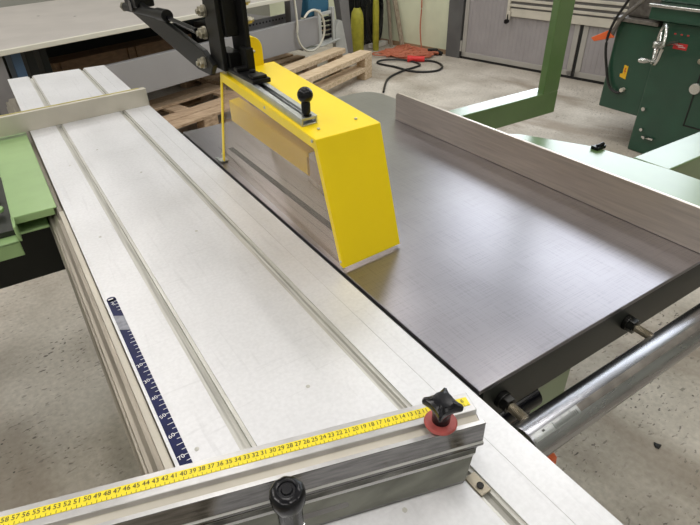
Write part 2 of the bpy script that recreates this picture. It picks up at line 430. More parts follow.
# guide rail below the sliding table
gr = thing('guide_rail', (.2, 1.2, T-.14), 'ribbed grey aluminium guide rail running below the left edge of the sliding table', 'guide rail')
pr = [(.010, -.031), (.026, -.031), (.40, -.031), (.40, -.13), (.0, -.13), (-.012, -.115), (-.012, -.062), (-.008, -.060), (-.008, -.052), (-.002, -.050), (-.002, -.042), (.004, -.040), (.004, -.034)]
mb = MB(); mb.loft([[(x, Y0, T+z) for x, z in pr], [(x, 2.60, T+z) for x, z in pr]]); mb.obj('rail_body', 'rail', gr)
mb = MB().cyl((-.004, Y0, T-.046), (-.004, 2.6, T-.046), .005, 10); mb.obj('running_bar', 'rail', gr)
MB().box(.018, .029, Y0, 1.383, T-.031, T-.022).obj('side_strip', 'farfence', gr)

# ------------------------------------------------------------------ crosscut fence
DV = Vector((.9585, -.2851, 0)); NV = Vector((-.2851, -.9585, 0))
def F(d, n, z): return DV*d + NV*n + Vector((0, 0, T+z))
cf = thing('crosscut_fence', F(0, -.37, 0), 'polished aluminium crosscut fence with yellow scale tape lying across the sliding table near end', 'fence')
sec = [(-.411, .0005), (-.411, .075), (-.3815, .075), (-.3805, .067), (-.366, .062), (-.366, .075), (-.3595, .075),
       (-.3595, .042), (-.3570, .040), (-.3570, .0365), (-.3605, .034), (-.3605, .029), (-.3565, .026), (-.3555, .022), (-.3385, .004), (-.3375, .0005)]
def fend(n, z, base):
    if n < -.370: return base - .007
    return base - .006 - max(0, .036-z)*.95
mb = MB(); secs = []
for dd in (-.62, None):
    secs.append([F(dd if dd is not None else fend(n, z, .2725), n, z) for n, z in sec])
mb.loft(secs, [1, 1, 1, 2, 1, 1, 0, 1, 0, 0, 0, 0, 1, 3, 3, 0])
mb.obj('fence_profile', ['fence', 'fencetop', 'farfence', 'footpol'], cf, bevel=.0006, seg=1)
tp = MB()
tp.prism([F(-.62, -.4035, .075), F(.2612, -.4035, .075), F(.2612, -.3905, .075), F(-.62, -.3905, .075)], (0, 0, .0006))
tp = tp.obj('scale_tape', 'tape', cf)
mb = MB()
for n in range(6, 76):
    d = .3134 - .01*n
    add_text(mb, str(n), F(d, -.3985, .0760), DV, -NV, .0082)
    for k in range(2):
        dd = d + .005*k
        mb.prism([F(dd-.00025, -.394 if k == 0 else -.3925, .0757), F(dd+.00025, -.394 if k == 0 else -.3925, .0757), F(dd+.00025, -.3905, .0757), F(dd-.00025, -.3905, .0757)], (0, 0, .0002))
mb.obj('printed_numbers', 'ink', tp)
# elongated slot in the sloping foot
mb = MB(); fdir = Vector((0, 0, 0)); a3 = (F(0, -.3385, .004) - F(0, -.3555, .022)).normalized(); nrm = DV.cross(a3).normalized()
if nrm.z < 0: nrm = -nrm
cc = F(.058, -.3465, .0125)
pts = [cc + DV*x + a3*y + nrm*.0001 for x, y in rbox(.030, .0028, .0027, 5)]
mb.prism(pts, nrm*.0006); mb.obj('foot_slot', 'greyleg', cf)
# star knob with red washer
kc = F(.2138, -.3756, 0)
kn = MB().cyl(kc + Vector((0,0,.040)), kc + Vector((0,0,.088)), .0045, 12).obj('clamp_screw', 'steel', cf)
def lob(t, r):
    t -= .72; p = .60
    return 1.0 if r < .012 else 1.22/(abs(math.cos(t))**p + abs(math.sin(t))**p + .10)**(1/p)
MB().lathe(kc, [(.011, .082), (.0112, .093), (.0118, .098), (.024, .1015), (.0295, .105), (.0305, .109), (.0285, .113), (.020, .1155), (.0118, .1175), (.008, .118), (.002, .118)], 48, lobes=lob).obj('star_knob', 'blackp', cf)
MB().lathe(kc, [(.0135, .0765), (.0195, .0765), (.020, .0785), (.0185, .0805), (.010, .081)], 40).obj('washer', 'red', cf)
# round knob clamp standing in the left slot
kc = Vector((.107, .297, T))
MB().cyl(kc + Vector((0,0,-.006)), kc + Vector((0,0,.060)), .0055, 14).obj('clamp_stud', 'steel', cf)
MB().lathe(kc, [(.0155, .0), (.0155, .006), (.013, .008), (.0125, .040), (.0135, .046), (.0135, .052), (.010, .053)], 28).obj('clamp_collar', 'steel', cf)
MB().lathe(kc, [(.0115, .052), (.0125, .060), (.0130, .092), (.0165, .099), (.0180, .106), (.0182, .113), (.0172, .1175), (.0145, .120), (.0095, .1205), (.0085, .1190), (.0060, .1190), (.0050, .1205), (.001, .1205)], 40,
           lobes=lambda t, r: 1 + (.025*math.cos(10*t) if .0125 < r < .0175 else 0)).obj('round_knob', 'blackp', cf)
# slot clamp block in the right slot, just right of the fence
nb = thing('slot_clamp_block', (.334, .248, T-.0085), 'small steel clamp block with screw in the T-slot at the crosscut fence end', 'clamp')
MB().box(.3260, .3425, .232, .262, T-.0030, T+.0005).obj('block', 'threads', nb, bevel=.001)
MB().cyl((.334, .243, T+.0005), (.334, .243, T+.0025), .0045, 14).obj('screw', 'oily', nb)

# ------------------------------------------------------------------ far crosscut fence
ff = thing('rear_fence', (.2, 2.02, T), 'dull aluminium fence with pale yellow top strip across the far end of the sliding table', 'fence')
a = Vector((-.55, 1.952, T)); b = Vector((.437, 2.052, T)); dr = (b-a).normalized(); pn = Vector((-dr.y, dr.x, 0))
mb = MB(); s2 = [(0, .0), (0, .060), (.016, .060), (.016, .056), (.020, .056), (.020, .060), (.026, .060), (.026, 0)]
mb.loft([[a + pn*w + Vector((0,0,z)) for w, z in s2], [b + pn*w + Vector((0,0,z)) for w, z in s2]]); mb.obj('fence_profile', 'farfence', ff, bevel=.001)
mb = MB(); mb.prism([a + pn*.0165 + Vector((0,0,.0562)), b - dr*.02 + pn*.0165 + Vector((0,0,.0562)), b - dr*.02 + pn*.0195 + Vector((0,0,.0562)), a + pn*.0195 + Vector((0,0,.0562))], (0, 0, .006))
mb.obj('scale_strip', 'paleyellow', ff)

# ------------------------------------------------------------------ green outrigger bracket at left
og = thing('outrigger_bracket', (-.03, 1.7, T-.09), 'light green steel bracket beside the left edge of the sliding table', 'bracket')
MB().box(-.080, .018, 1.39, 2.3, T-.014, T-.010).box(-.080, .010, 1.39, 1.394, T-.030, T-.012).box(-.084, -.078, 1.36, 2.3, T-.062, T-.010) \
    .box(-.080, -.012, 1.40, 2.3, T-.064, T-.058).box(-.085, -.079, 1.335, 1.40, T-.045, T-.010).obj('channel', 'ltgreen', og, bevel=.002)
MB().box(-.30, -.086, 1.38, 2.3, T-.075, T-.070).box(-.30, -.086, 1.38, 1.385, T-.11, T-.07).obj('lower_plate', 'ltgreen', og, bevel=.002)
for y, x1 in ((1.52, -.098), (1.62, -.102)):
    mb = MB(); outer = [(x1-.06+px, y+py, T-.040) for px, py in rbox(.06, .017, .0165)]; 
    mb.prism(outer, (0, 0, .008)); mb.obj('slotted_tab', 'ltgreen', og, bevel=.001)
    MB().prism([(x1-.06+px, y+py, T-.0318) for px, py in rbox(.045, .006, .0059)], (0, 0, .0006)).obj('tab_slot', 'black', og)
MB().box(-.20, -.088, 1.42, 1.80, T-.069, T-.055).obj('inner_strut', 'darkpaint', og)
bk = MB().box(-1.4, -.014, 1.56, 2.02, T-.285, T-.078).obj('black_box', 'black', bevel=.004)  # plain black box below the green bracket
tag(bk, 'plain black box under the green bracket left of the sliding table', 'beam')

# ------------------------------------------------------------------ saw cabinet
cab = thing('saw_cabinet', (.45, 1.1, 0), 'light green saw cabinet standing on the floor under the iron table', 'machine cabinet')
MB().box(.05, .74, .385, 1.55, 0, T-.131).obj('body', 'mint', cab, bevel=.006)
MB().box(.45, .60, .362, .386, T-.30, T-.10).obj('cover_plate', 'black', cab, bevel=.003)
MB().cyl((.50, .364, T-.112), (.597, .364, T-.112), .020, 20).obj('clamp_shaft', 'blackp', cab)
mb = MB(); mb.tube(curve_pts([(.58, .372, T-.50), (.68, .370, T-.41), (.725, .368, T-.39), (.735, .37, T-.44), (.73, .375, T-.60)]), .011); mb.obj('orange_hose', 'orange', cab)

# ------------------------------------------------------------------ iron saw table
it = thing('saw_table', (.82, 1.0, T-.09), 'grey ground cast-iron saw table right of the sliding table', 'saw table')
outl = [(.4430, .354), (1.205, .354), (1.205, 1.600), (1.203, 1.640), (1.194, 1.668), (1.178, 1.690), (1.155, 1.703), (1.12, 1.707), (.4430, 1.692)]
# leave the blade slot open
mb = MB()
mb.prism([(x, y, T-.010) for x, y in outl], (0, 0, .010)); mb.obj('table_top', 'iron', it, bevel=.0015)
mb = MB(); mb.box(.452, 1.198, .356, .366, T-.086, T-.010).box(.452, .462, .366, 1.68, T-.07, T-.010).box(1.19, 1.198, .366, 1.62, T-.07, T-.010).box(.462, 1.19, 1.60, 1.61, T-.07, T-.010)
for x in (.74, .92, 1.08): mb.box(x, x+.012, .366, 1.60, T-.06, T-.010)
mb.obj('rim', 'darkpaint', it, bevel=.002)
MB().box(.452, 1.198, .3535, .3565, T-.0855, T-.008).obj('front_plate', 'darkpaint', it, bevel=.001)
MB().box(.488, .4885, .76, 1.50, T, T+.0004).box(.545, .5455, .76, 1.5, T, T+.0004).obj('insert_joint', 'darkpaint', it)
MB().box(.508, .524, .77, 1.47, T+.0001, T+.0006).obj('blade_slot', 'black', it)
# black gap strip between the two tables
MB().box(.4355, .4425, .354, 1.69, T-.016, T-.008).obj('gap_strip', 'black', it)
MB().cyl((.4525, 1.415, T), (.4525, 1.415, T+.003), .006, 14).obj('guard_foot', 'zinc', it)

# ------------------------------------------------------------------ rip fence
rf = thing('rip_fence', (1.07, .9, T), 'brushed aluminium rip fence plate standing along the right side of the iron table', 'fence')
mb = MB(); poly = [(1.064, .10, T+.0005), (1.064, 1.376, T+.0005), (1.064, 1.376, T+.082), (1.064, 1.368, T+.090), (1.064, .10, T+.090)]
mb.prism(poly, (.009, 0, 0)); mb.obj('fence_plate', 'ripfence', rf, bevel=.0012)
MB().box(1.073, 1.155, .10, 1.34, T+.0005, T+.008).box(1.073, 1.081, .10, 1.34, T+.008, T+.05).obj('back_foot', 'ripfence', rf, bevel=.001)

# ------------------------------------------------------------------ guide bar for the rip fence
gb = thing('fence_guide_bar', (.9, .28, T-.09), 'thick polished round steel bar bolted along the front of the iron table', 'guide bar')
BC = (.2815, T-.064)
mb = MB(); mb.cyl((.466, BC[0], BC[1]), (1.55, BC[0], BC[1]), .0305, 48); mb.obj('bar', 'chrome', gb, bevel=.002)
mb = MB()
ang = rad(38); ca, sa = math.cos(ang), math.sin(ang)
def onbar(x, a, r=.0306): return Vector((x, BC[0] - math.sin(a)*r, BC[1] + math.cos(a)*r))
def bar_patch(mb, x0, x1, a0, a1, r=.0307, n=4):
    R = []
    for k in range(n+1):
        a = a0 + (a1-a0)*k/n; R.append((mb.bm.verts.new(onbar(x0, a, r)), mb.bm.verts.new(onbar(x1, a, r))))
    for p, q in zip(R, R[1:]): mb.bm.faces.new((p[0], p[1], q[1], q[0])).smooth = True
for i in range(14):
    x = .512 + i*.0038; bar_patch(mb, x-.0007, x+.0007, rad(16 if i % 5 == 0 else 22), rad(36), .0311)
bar_patch(mb, .489, .494, rad(18), rad(24), .0311)
mb.obj('scale_marks', 'ink', gb)
mb = MB(); bar_patch(mb, .568, 1.5, rad(14), rad(36)); mb.obj('milled_flat', 'castgrey', gb)
mb = MB(); bar_patch(mb, .47, .568, rad(14), rad(38), 0.03065); mb.obj('polished_flat', 'zinc', gb)
for bx in (.494, .815, 1.30):
    nutm = MB(); z = T-.045
    nutm.cyl((bx, .3530, z), (bx, .3440, z), .0150, 24).cyl((bx, .3445, z), (bx, .3325, z), .0145, 6, smooth=False)
    st_ = MB(); st_.cyl((bx, .352, z), (bx, .285, z-.004), .0068, 16)
    k = 0
    y = .331
    while y > .303:
        st_.lathe((bx, y, z-.001), [(.0068, -.0008), (.0080, 0), (.0068, .0008)], 16, axis=(0, 1, 0)); y -= .0024
    so = st_.obj('stud_bolt', 'threads', gb); nutm.obj('hex_nut', 'oily', so, bevel=.001)

# ------------------------------------------------------------------ blade guard
def P(x, y, z): return Vector((x, y, T+z))
FLT, FRT, FLB, FRB = P(.438,.797,.25), P(.585,.802,.25), P(.4435,.726,.008), P(.590,.735,.008)
BLT, BRT, BLB, BRB = P(.465,1.317,.26), P(.622,1.332,.26), P(.458,1.388,.004), P(.618,1.40,.004)
bg = thing('blade_guard', P(.53, 1.0, .004), 'bright yellow saw blade guard with clear side windows standing over the iron table', 'blade guard')
def bar_between(mb, a, b, c, d, th):      # quad a b c d thickened by vector th
    mb.prism([a, b, c, d], th)
mb = MB()
inn = Vector((.003, 0, 0)); dn = Vector((0, 0, -.003))
mb.prism([FLT, FRT, BRT, BLT], dn)                                  # top plate
mb.prism([FLT, FLB, FRB, FRT], Vector((0, .003, 0)))                # sloping front
bw = .023
def lerp(a, b, t): return a + (b-a)*t
def side(mb, FT, FB, BT, BB, th):
    mb.prism([FT, BT, BT + (BB-BT).normalized()*bw, FT + (FB-FT).normalized()*bw], th)
    fdir = (BT-FT).normalized()
    mb.prism([FT, FB, FB + fdir*.014, FT + fdir*.018], th)
    mb.prism([BT, BB, BB - fdir*.015, BT - fdir*.015], th)
side(mb, FLT, FLB, BLT, BLB, inn); side(mb, FRT, FRB, BRT, BRB, -inn)
mb.obj('hood', 'yellow', bg, bevel=.0025)
def pane(FT, FB, BT, BB, th, name='side_window'):
    f = (BT-FT).normalized()
    m_ = MB(); m_.prism([FT + f*.006 + (FB-FT)*.03, BT - f*.004 + (BB-BT)*.03, BB - f*.004, FB + f*.006], th); return m_.obj(name, 'clear', bg)
pane(FLT + inn*1.05, FLB + inn*1.05, BLT + inn*1.05, BLB + inn*1.05, Vector((.003, 0, 0)))
pane(FRT - inn*2.2, FRB - inn*2.2, BRT - inn*2.2, BRB - inn*2.2, Vector((.003, 0, 0)))
MB().prism([P(.500, 1.38, .165), P(.500, .95, .157), P(.500, .95, .106), P(.500, 1.38, .112)], (.004, 0, 0)).prism([P(.500, 1.38, .165), P(.500, .95, .157), P(.53, .95, .160), P(.53, 1.38, .168)], (0, 0, .003)).obj('inner_baffle', 'yellow', bg, bevel=.001)
MB().prism([P(.498, .95, .150), P(.498, .80, .140), P(.498, .80, .070), P(.498, .95, .095)], (.003, 0, 0)).obj('inner_window', 'clear', bg)
for a_, n_ in ((FLT, 0), (lerp(FLT, BLT, .5), 1)):
    pass
sc = [(FLT + Vector((.0, .012, -.006)), (-1,0,0)), (lerp(FLT, BLT, .45) + Vector((0, 0, -.008)), (-1,0,0)), (FLB + Vector((0, .008, .012)), (-1,0,0)),
      (FRT + Vector((-.012, .0, -.012)), (0,-1,0)), (FLT + Vector((.03, .04, .002)), (0,0,1)), (FRT + Vector((-.03, .04, .002)), (0,0,1)), (BLB + Vector((0, -.005, .02)), (-1,0,0))]
for c, ax in sc:
    c = Vector(c); ax = Vector(ax); MB().cyl(c - ax*.001, c + ax*.0018, .0030, 10).obj('rivet', 'slot', bg)
MB().prism([P(.448, 1.375, .0025), P(.472, 1.375, .0025), P(.472, 1.402, .0025), P(.448, 1.402, .0025)], (0, 0, .003)).obj('guard_foot', 'zinc', bg, bevel=.001)
# galvanised channel on the top
r0 = P(.4485, .865, .2515); r1 = P(.476, 1.30, .2595); ux = Vector((.036, .003, 0)); dz = Vector((0,0,.012))
mb = MB(); dd = (r1-r0)
secu = [(0, 0), (0, 1), (.30, 1), (.30, .85), (.10, .85), (.10, .18), (.90, .18), (.90, .85), (.70, .85), (.70, 1), (1, 1), (1, 0)]
mb.loft([[r0 + ux*u_ + dz*1.3*v_ for u_, v_ in secu], [r1 + ux*u_ + dz*1.3*v_ for u_, v_ in secu]])
rail = mb.obj('mounting_rail', 'zinc', bg, bevel=.0005, seg=1)
kp = r0 + ux*.5 + dd*.03 + Vector((0,0,.013)); 
MB().lathe(kp, [(.0095, 0), (.0100, .003), (.0060, .0035), (.0060, .006), (.0085, .0075), (.0088, .024), (.0080, .028)] + [(.0150*math.sin(rad(t)), .0405 - .0150*math.cos(rad(t))) for t in range(35, 180, 12)], 24).obj('ball_knob', 'blackp', rail)
kn = MB().box(kp.x-.013, kp.x+.013, kp.y-.011, kp.y+.011, kp.z-.004, kp.z+.001).obj('slide_nut', 'zinc', rail, bevel=.001)
sl = r0 + dd*.70 + ux*.5 + Vector((0,0,.014))
MB().box(sl.x-.020, sl.x+.024, sl.y-.055, sl.y+.10, sl.z, sl.z+.010).box(sl.x-.016, sl.x+.018, sl.y-.05, sl.y-.02, sl.z+.01, sl.z+.017).cyl((sl.x+.004, sl.y-.002, sl.z+.01), (sl.x+.004, sl.y-.002, sl.z+.020), .008, 8).box(sl.x-.020, sl.x+.012, sl.y+.03, sl.y+.05, sl.z+.01, sl.z+.02).obj('slider_clamp', 'blackm', rail, bevel=.002)
# yellow extraction spout behind
mb = MB(); c0 = P(.555, 1.325, .235)
mb.loft([[P(.555+px*.9, 1.318+k*.012, .262+py+.02) for px, py in rbox(.036, .048, .030, 6)] for k in range(4)])
mb.obj('extraction_spout', 'yellow', bg, bevel=.002)

# ------------------------------------------------------------------ overhead arm holding the guard
ga = thing('guard_arm', P(.48, 1.4, .27), 'black steel parallelogram arm with hex bolts holding the yellow guard from behind', 'arm')
X = .462
def flat(mb, x0, x1, yz): mb.prism([(x0, y, T+z) for y, z in yz], (x1-x0, 0, 0))
MB().box(X-.004, X+.008, 1.262, 1.345, T+.272, T+.60).obj('upright_plate', 'blackm', ga, bevel=.002)
MB().box(X+.040, X+.052, 1.215, 1.300, T+.285, T+.60).obj('upright_plate', 'blackm', ga, bevel=.002)
MB().box(X+.008, X+.040, 1.250, 1.325, T+.274, T+.315).obj('spacer_block', 'blackm', ga, bevel=.002)
MB().box(X+.008, X+.040, 1.250, 1.325, T+.350, T+.43).obj('spacer_block', 'blackm', ga, bevel=.002)
MB().box(X+.030, X+.050, 1.20, 1.235, T+.277, T+.33).obj('hanger', 'blackm', ga, bevel=.002)
mb = MB(); flat(mb, X-.018, X-.004, [(1.30, .282), (1.36, .306), (2.10, .378), (2.10, .325), (1.42, .250), (1.33, .252)]); mb.obj('lower_arm', 'blackm', ga, bevel=.002)
MB().cyl(P(X-.012, 1.66, .350), P(X-.012, 2.13, .322), .0135, 16).cyl(P(X-.012, 1.63, .352), P(X-.012, 1.72, .347), .017, 16).obj('upper_arm', 'blackm', ga, bevel=.002)
MB().cyl(P(X-.012, 2.125, .322), P(X-.012, 2.15, .321), .016, 6, smooth=False).obj('end_nut', 'bolt', ga)
MB().cyl(P(X-.012, 1.40, .347), P(X-.012, 1.70, .348), .0055, 12).cyl(P(X-.002, 1.40, .335), P(X-.002, 1.70, .342), .0045, 12).obj('tie_rod', 'blackp', ga)
mb = MB(); flat(mb, X-.03, X+.03, [(1.90, .345), (1.90, .9), (2.02, .9), (2.02, .325)]); mb.obj('boom_post', 'blackm', ga, bevel=.004)
MB().cyl(P(X-.034, 1.96, .345), P(X+.0, 1.96, .345), .020, 18).obj('pivot_sleeve', 'blackp', ga, bevel=.002)
def hexbolt(x, y, z, s=1, r=.012):
    m_ = MB(); m_.cyl(P(x, y, z), P(x-.007*s, y, z), r*1.15, 20).cyl(P(x-.007*s, y, z), P(x-.016*s, y, z), r, 6, smooth=False).cyl(P(x-.016*s, y, z), P(x-.022*s, y, z), r*.5, 10)
    m_.obj('hex_bolt', 'bolt', ga, bevel=.0008)
hexbolt(X-.004, 1.335, .398); hexbolt(X-.004, 1.355, .347, r=.013); hexbolt(X-.018, 1.355, .279)
hexbolt(X+.052, 1.235, .383, -1, .008); hexbolt(X+.052, 1.25, .31, -1, .008); hexbolt(X+.052, 1.245, .42, -1, .008)

# ------------------------------------------------------------------ green frames behind the rip fence
gf = thing('gantry_frame', (1.75, 1.33, T-.105), 'green painted steel frame with upright post rising behind the rip fence', 'steel frame')
MB().box(1.2055, 1.797, 1.30, 1.372, T-.100, T-.014).obj('arm', 'mint', gf, bevel=.003)
MB().prism([P(1.712, 1.300, -.020), P(1.797, 1.300, -.0145), P(1.797, 1.330, -.0145), P(1.712, 1.330, -.0145)], (0, 0, 1.2)).obj('post', 'mint', gf, bevel=.003)
sf = thing('support_frame', (1.45, .7, T-.11), 'pale green flat steel frame bars beside the front of the rip fence', 'steel frame')
mb = MB(); zt = -.05
mb.prism([P(1.207, .36, zt), P(1.522, .36, zt), P(1.525, .675, zt), P(1.515, .79, zt), P(1.50, .92, zt), P(1.40, 1.13, zt), P(1.33, 1.19, zt), P(1.207, 1.19, zt)], (0, 0, -.04))
mb.obj('side_bar', 'mint', sf, bevel=.004)
MB().box(1.519, 2.6, .682, .795, T-.15, T-.0502).obj('cross_bar', 'mint', sf, bevel=.004)
MB().box(2.52, 2.6, .69, .785, 0, T-.15).obj('leg', 'mint', sf, bevel=.004)
hk = MB().prism([P(1.475, .885, -.0495), P(1.515, .885, -.0495), P(1.520, .900, -.0495), P(1.475, .91, -.0495)], (0, 0, .010)).cyl(P(1.485, .895, -.04), P(1.51, .893, -.036), .006, 10).obj('hook', 'blackp', origin=P(1.5, .895, -.05))
tag(hk, 'small black plastic hook on the edge of the pale green frame', 'hook')

# ------------------------------------------------------------------ grey machine on pallets at the back
U = Vector((.943, .332, 0)); V = Vector((-.332, .943, 0)); O = Vector((0, 4.05, 0))
GM = Matrix(((U.x, V.x, 0, O.x), (U.y, V.y, 0, O.y), (0, 0, 1, 0), (0, 0, 0, 1)))
gm = thing('packed_saw', (GM @ Vector((1.5, .6, .13))), 'grey panel saw with broad sheet top standing on wooden pallets at the back', 'machine')
def gmo(mb, name, m, bevel=0, parent=None): mb.xf(GM); return mb.obj(name, m, parent or gm, bevel=bevel)
gmo(MB().box(-2.2, 2.75, .0, 1.9, .766, .785), 'sheet_top', 'sheet', .002)
gmo(MB().box(-2.2, 2.75, -.022, -.0005, .754, .787), 'edge_strip', 'sheetedge', .004)
gmo(MB().box(.4, 3.08, 0, .05, .295, .555), 'cross_beam', 'beam', .004)
gmo(MB().box(-.06, .07, .02, .15, .145, .765), 'leg', 'greyleg', .004)
gmo(MB().box(.15, .215, .10, .2, .145, .765), 'leg', 'bluegrey', .004)
gmo(MB().box(.30, .36, .25, .35, .145, .765).box(.42, .47, .30, .4, .145, .765), 'leg', 'dklegshade', .004)
gmo(MB().box(.25, 3.1, 1.25, 1.8, .145, .75), 'shade_block', 'dklegshade', .004)  # dark box added so the space below the sheet reads as deep shade
mb = MB(); mb.box(2.2, 3.0, .30, .32, .42, .58)
gmo(mb, 'perforated_rail', 'greyleg', .002)
for i in range(16): gmo(MB().cyl((2.24+i*.045, .299, .545), (2.24+i*.045, .295, .545), .009, 8), 'rail_hole', 'black')
gmo(MB().box(2.45, 3.1, .5, 1.2, .145, .50), 'side_box', 'greyleg', .004)
gmo(MB().prism([(2.80, .12, .26), (2.88, .12, .26), (3.02, .12, .80), (2.82, .12, .80)], (0, .08, 0)), 'leg', 'greyleg', .003)
gmo(MB().prism([(3.68, .10, .0), (3.80, .10, .0), (3.68, .10, .95), (3.50, .10, .95)], (0, .08, 0)), 'leg', 'greyleg', .003)
gmo(MB().prism([(3.44, .07, .17), (3.64, .07, .02), (3.66, .07, .08), (3.56, .07, .44), (3.50, .07, .46), (3.44, .07, .36)], (0, .05, 0)), 'leg_gusset', 'pgrey', .003)
gmo(MB().prism([(2.85, .02, .262), (3.10, -.02, .262), (3.50, .05, .262), (3.45, .30, .262), (2.9, .30, .262)], (0, 0, .012)), 'base_plate', 'pgrey', .002)
gmo(MB().box(3.08, 3.42, .12, .35, .52, .95), 'motor', 'motorblue', .03)
cr = gmo(MB().box(3.14, 3.19, .05, .10, .26, .60).box(3.37, 3.41, .05, .10, .24, .60).box(3.19, 3.37, .06, .09, .27, .30).box(3.19, 3.37, .06, .09, .54, .57), 'terminal_rack', 'pgrey', .003)
for k in range(5): gmo(MB().box(3.22, 3.34, .04, .09, .31+k*.045, .340+k*.045), 'terminal', 'blackp', .004, cr)
loop = []
for k in range(40):
    t = 2*math.pi*k/34 - .4
    loop.append((3.02 + .20*math.cos(t) + k*.0006, -.02 - k*.0008, .43 + .185*math.sin(t)))
loop = [(2.82, .06, .95), (2.78, .03, .80), (2.76, 0, .65)] + [(2.92 + .19*math.cos(t), -.02 - .004*i, .45 + .19*math.sin(t)) for i, t in enumerate([math.pi - .4 + j*.42 for j in range(15)])]
gmo(MB().tube(curve_pts(loop, 5), .011, 8), 'conduit', 'cablewhite')
cr_ = thing('wooden_crate', GM @ Vector((1.4, .9, .143)), 'brown wooden crate in the dark below the grey sheet top', 'crate')
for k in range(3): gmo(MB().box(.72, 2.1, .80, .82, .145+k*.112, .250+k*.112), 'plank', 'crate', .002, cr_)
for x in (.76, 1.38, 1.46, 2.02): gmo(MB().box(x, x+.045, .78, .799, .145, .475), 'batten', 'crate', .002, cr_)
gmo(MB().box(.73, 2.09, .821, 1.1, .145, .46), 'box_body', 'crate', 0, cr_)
# small clamp block lying on the sheet
mb = MB(); mb.box(-.16, -.005, .02, .10, .7851, .80).box(-.15, -.06, .03, .07, .80, .825).cyl((-.03, .05, .80), (-.03, .05, .83), .016, 12); mb.xf(GM)
o = mb.obj('clamp_block', 'steel', origin=GM @ Vector((-.05, .05, .785)), bevel=.003)
tag(o, 'small metal clamp block at the left edge of the grey sheet top', 'clamp')
for i, (s, w) in enumerate(((.06, .62), (.10, .50), (.22, .72), (.25, .55), (1.0, .8), (.85, 1.1))):
    gmo(MB().cyl((s, w, .785), (s, w, .7862), .010, 12), 'sheet_hole', 'greyleg')

# pallets
def board(mb, s0, s1, w0, w1, z0, z1): mb.box(s0, s1, w0, w1, z0, z1)
def pallet(mtx, L, W, H, rows, label, group=None, open_=False, wood='wood'):
    t = thing('pallet', mtx @ Vector((L/2, W/2, 0)), label, 'pallet', group)
    def pb(name, *b):
        m_ = MB().box(*b); m_.xf(mtx); return m_.obj(name, wood, t, bevel=.003)
    d = .046 if open_ else H*.15; cz = d; ct = H - 2*d
    for w0, w1 in (() if open_ else ((0, .10), (W/2-.05, W/2+.05), (W-.10, W))): pb('bottom_board', 0, L, w0, w1, 0, d-.0005)
    if open_: cz = 0; ct = H - d
    for s in ((0, L-.14) if open_ else (0, L/2-.07, L-.14)):
        for w in (0, W/2-.05, W-.10): pb('block', s, s+.14, w, w+.10, cz, ct-.0005)
    for s in (() if open_ else (0, L/2-.07, L-.14)): pb('cross_board', s, s+.14, 0, W, ct, H-d-.0005)
    for w0, w1 in rows: pb('deck_board', 0, L, w0, w1, H-d, H)
    return t
def frame(x, y, a, z=0): return Matrix.Translation((x, y, z)) @ Matrix.Rotation(a, 4, 'Z')
th = math.atan2(.332, .943)
pb_ = O + U*.62 + V*(-.44)
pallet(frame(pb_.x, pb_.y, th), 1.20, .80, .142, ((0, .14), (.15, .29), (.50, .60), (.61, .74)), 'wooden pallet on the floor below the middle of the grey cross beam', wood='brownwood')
pb_ = O + U*(-.75) + V*(-.40)
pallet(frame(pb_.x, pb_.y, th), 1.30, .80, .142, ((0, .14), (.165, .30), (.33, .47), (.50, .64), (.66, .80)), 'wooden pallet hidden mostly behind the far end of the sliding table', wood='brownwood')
pb_ = O + U*1.90 + V*.06
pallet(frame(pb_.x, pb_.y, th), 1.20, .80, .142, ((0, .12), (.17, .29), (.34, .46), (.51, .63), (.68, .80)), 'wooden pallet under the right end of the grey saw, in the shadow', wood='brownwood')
a2 = rad(26); e = Vector((math.cos(a2), math.sin(a2))); c = Vector((3.24, 4.60)) - e*1.2
pallet(frame(c.x, c.y, a2), 1.20, .45, .128, ((0, .14), (.31, .45)), 'lower wooden pallet of the stack beyond the yellow guard', open_=True)
pallet(frame(c.x, c.y, a2, .1285), 1.20, .45, .128, ((0, .14), (.31, .45)), 'upper wooden pallet of the stack beyond the yellow guard', open_=True)

# ------------------------------------------------------------------ things along the back right
dk = MB().box(3.95, 4.20, 6.05, 6.20, 0, 1.9).obj('green_cabinet', 'dkgreen', bevel=.005); tag(dk, 'tall dark green cabinet in the back corner beside the pale green wall', 'cabinet')
def yl(x, y, r, h, label):
    t = thing('canister', (x, y, 0), label, 'canister')
    MB().lathe((x, y, 0), [(r*.8, 0), (r, .02), (r, h*.75), (r*.85, h*.9), (r*.5, h)], 20).obj('tank', 'dullyellow', t)
    MB().cyl((x, y, h), (x, y, h+.10), r*.4, 12).obj('cap', 'blackm', t)
yl(3.72, 5.58, .075, .50, 'worn yellow canister on the floor behind the grey machine leg')
yl(3.98, 5.57, .038, .62, 'slim yellow cylinder between coils of black hose')
hs = thing('hose_coil', (4.0, 5.80, 0), 'coils of black rubber hose hanging in the back corner', 'hose')
for i, (cx, rx, rz, zc, y) in enumerate(((3.90, .10, .36, .42, 5.72), (3.93, .07, .30, .40, 5.70), (4.12, .10, .38, .44, 5.77), (4.15, .06, .33, .42, 5.74), (4.02, .16, .42, .50, 5.66))):
    MB().tube([(cx + rx*math.cos(t)*.9, y + rx*.3*math.cos(t), zc + rz*math.sin(t)) for t in [2*math.pi*k/36 for k in range(36)]], .020, 8, closed=True).obj('loop', 'hose', hs)
MB().box(3.80, 4.25, 5.93, 5.97, 0, 1.5).obj('backing_board', 'black', hs)
pk = MB().prism([(4.235, 5.60, 0), (4.265, 5.60, 0), (4.305, 5.86, 1.3), (4.275, 5.86, 1.3)], (.0, .03, 0)).obj('wooden_lath', 'woodold'); tag(pk, 'thin pale lath leaning at the corner of the pale green wall, left one', 'lath', None)
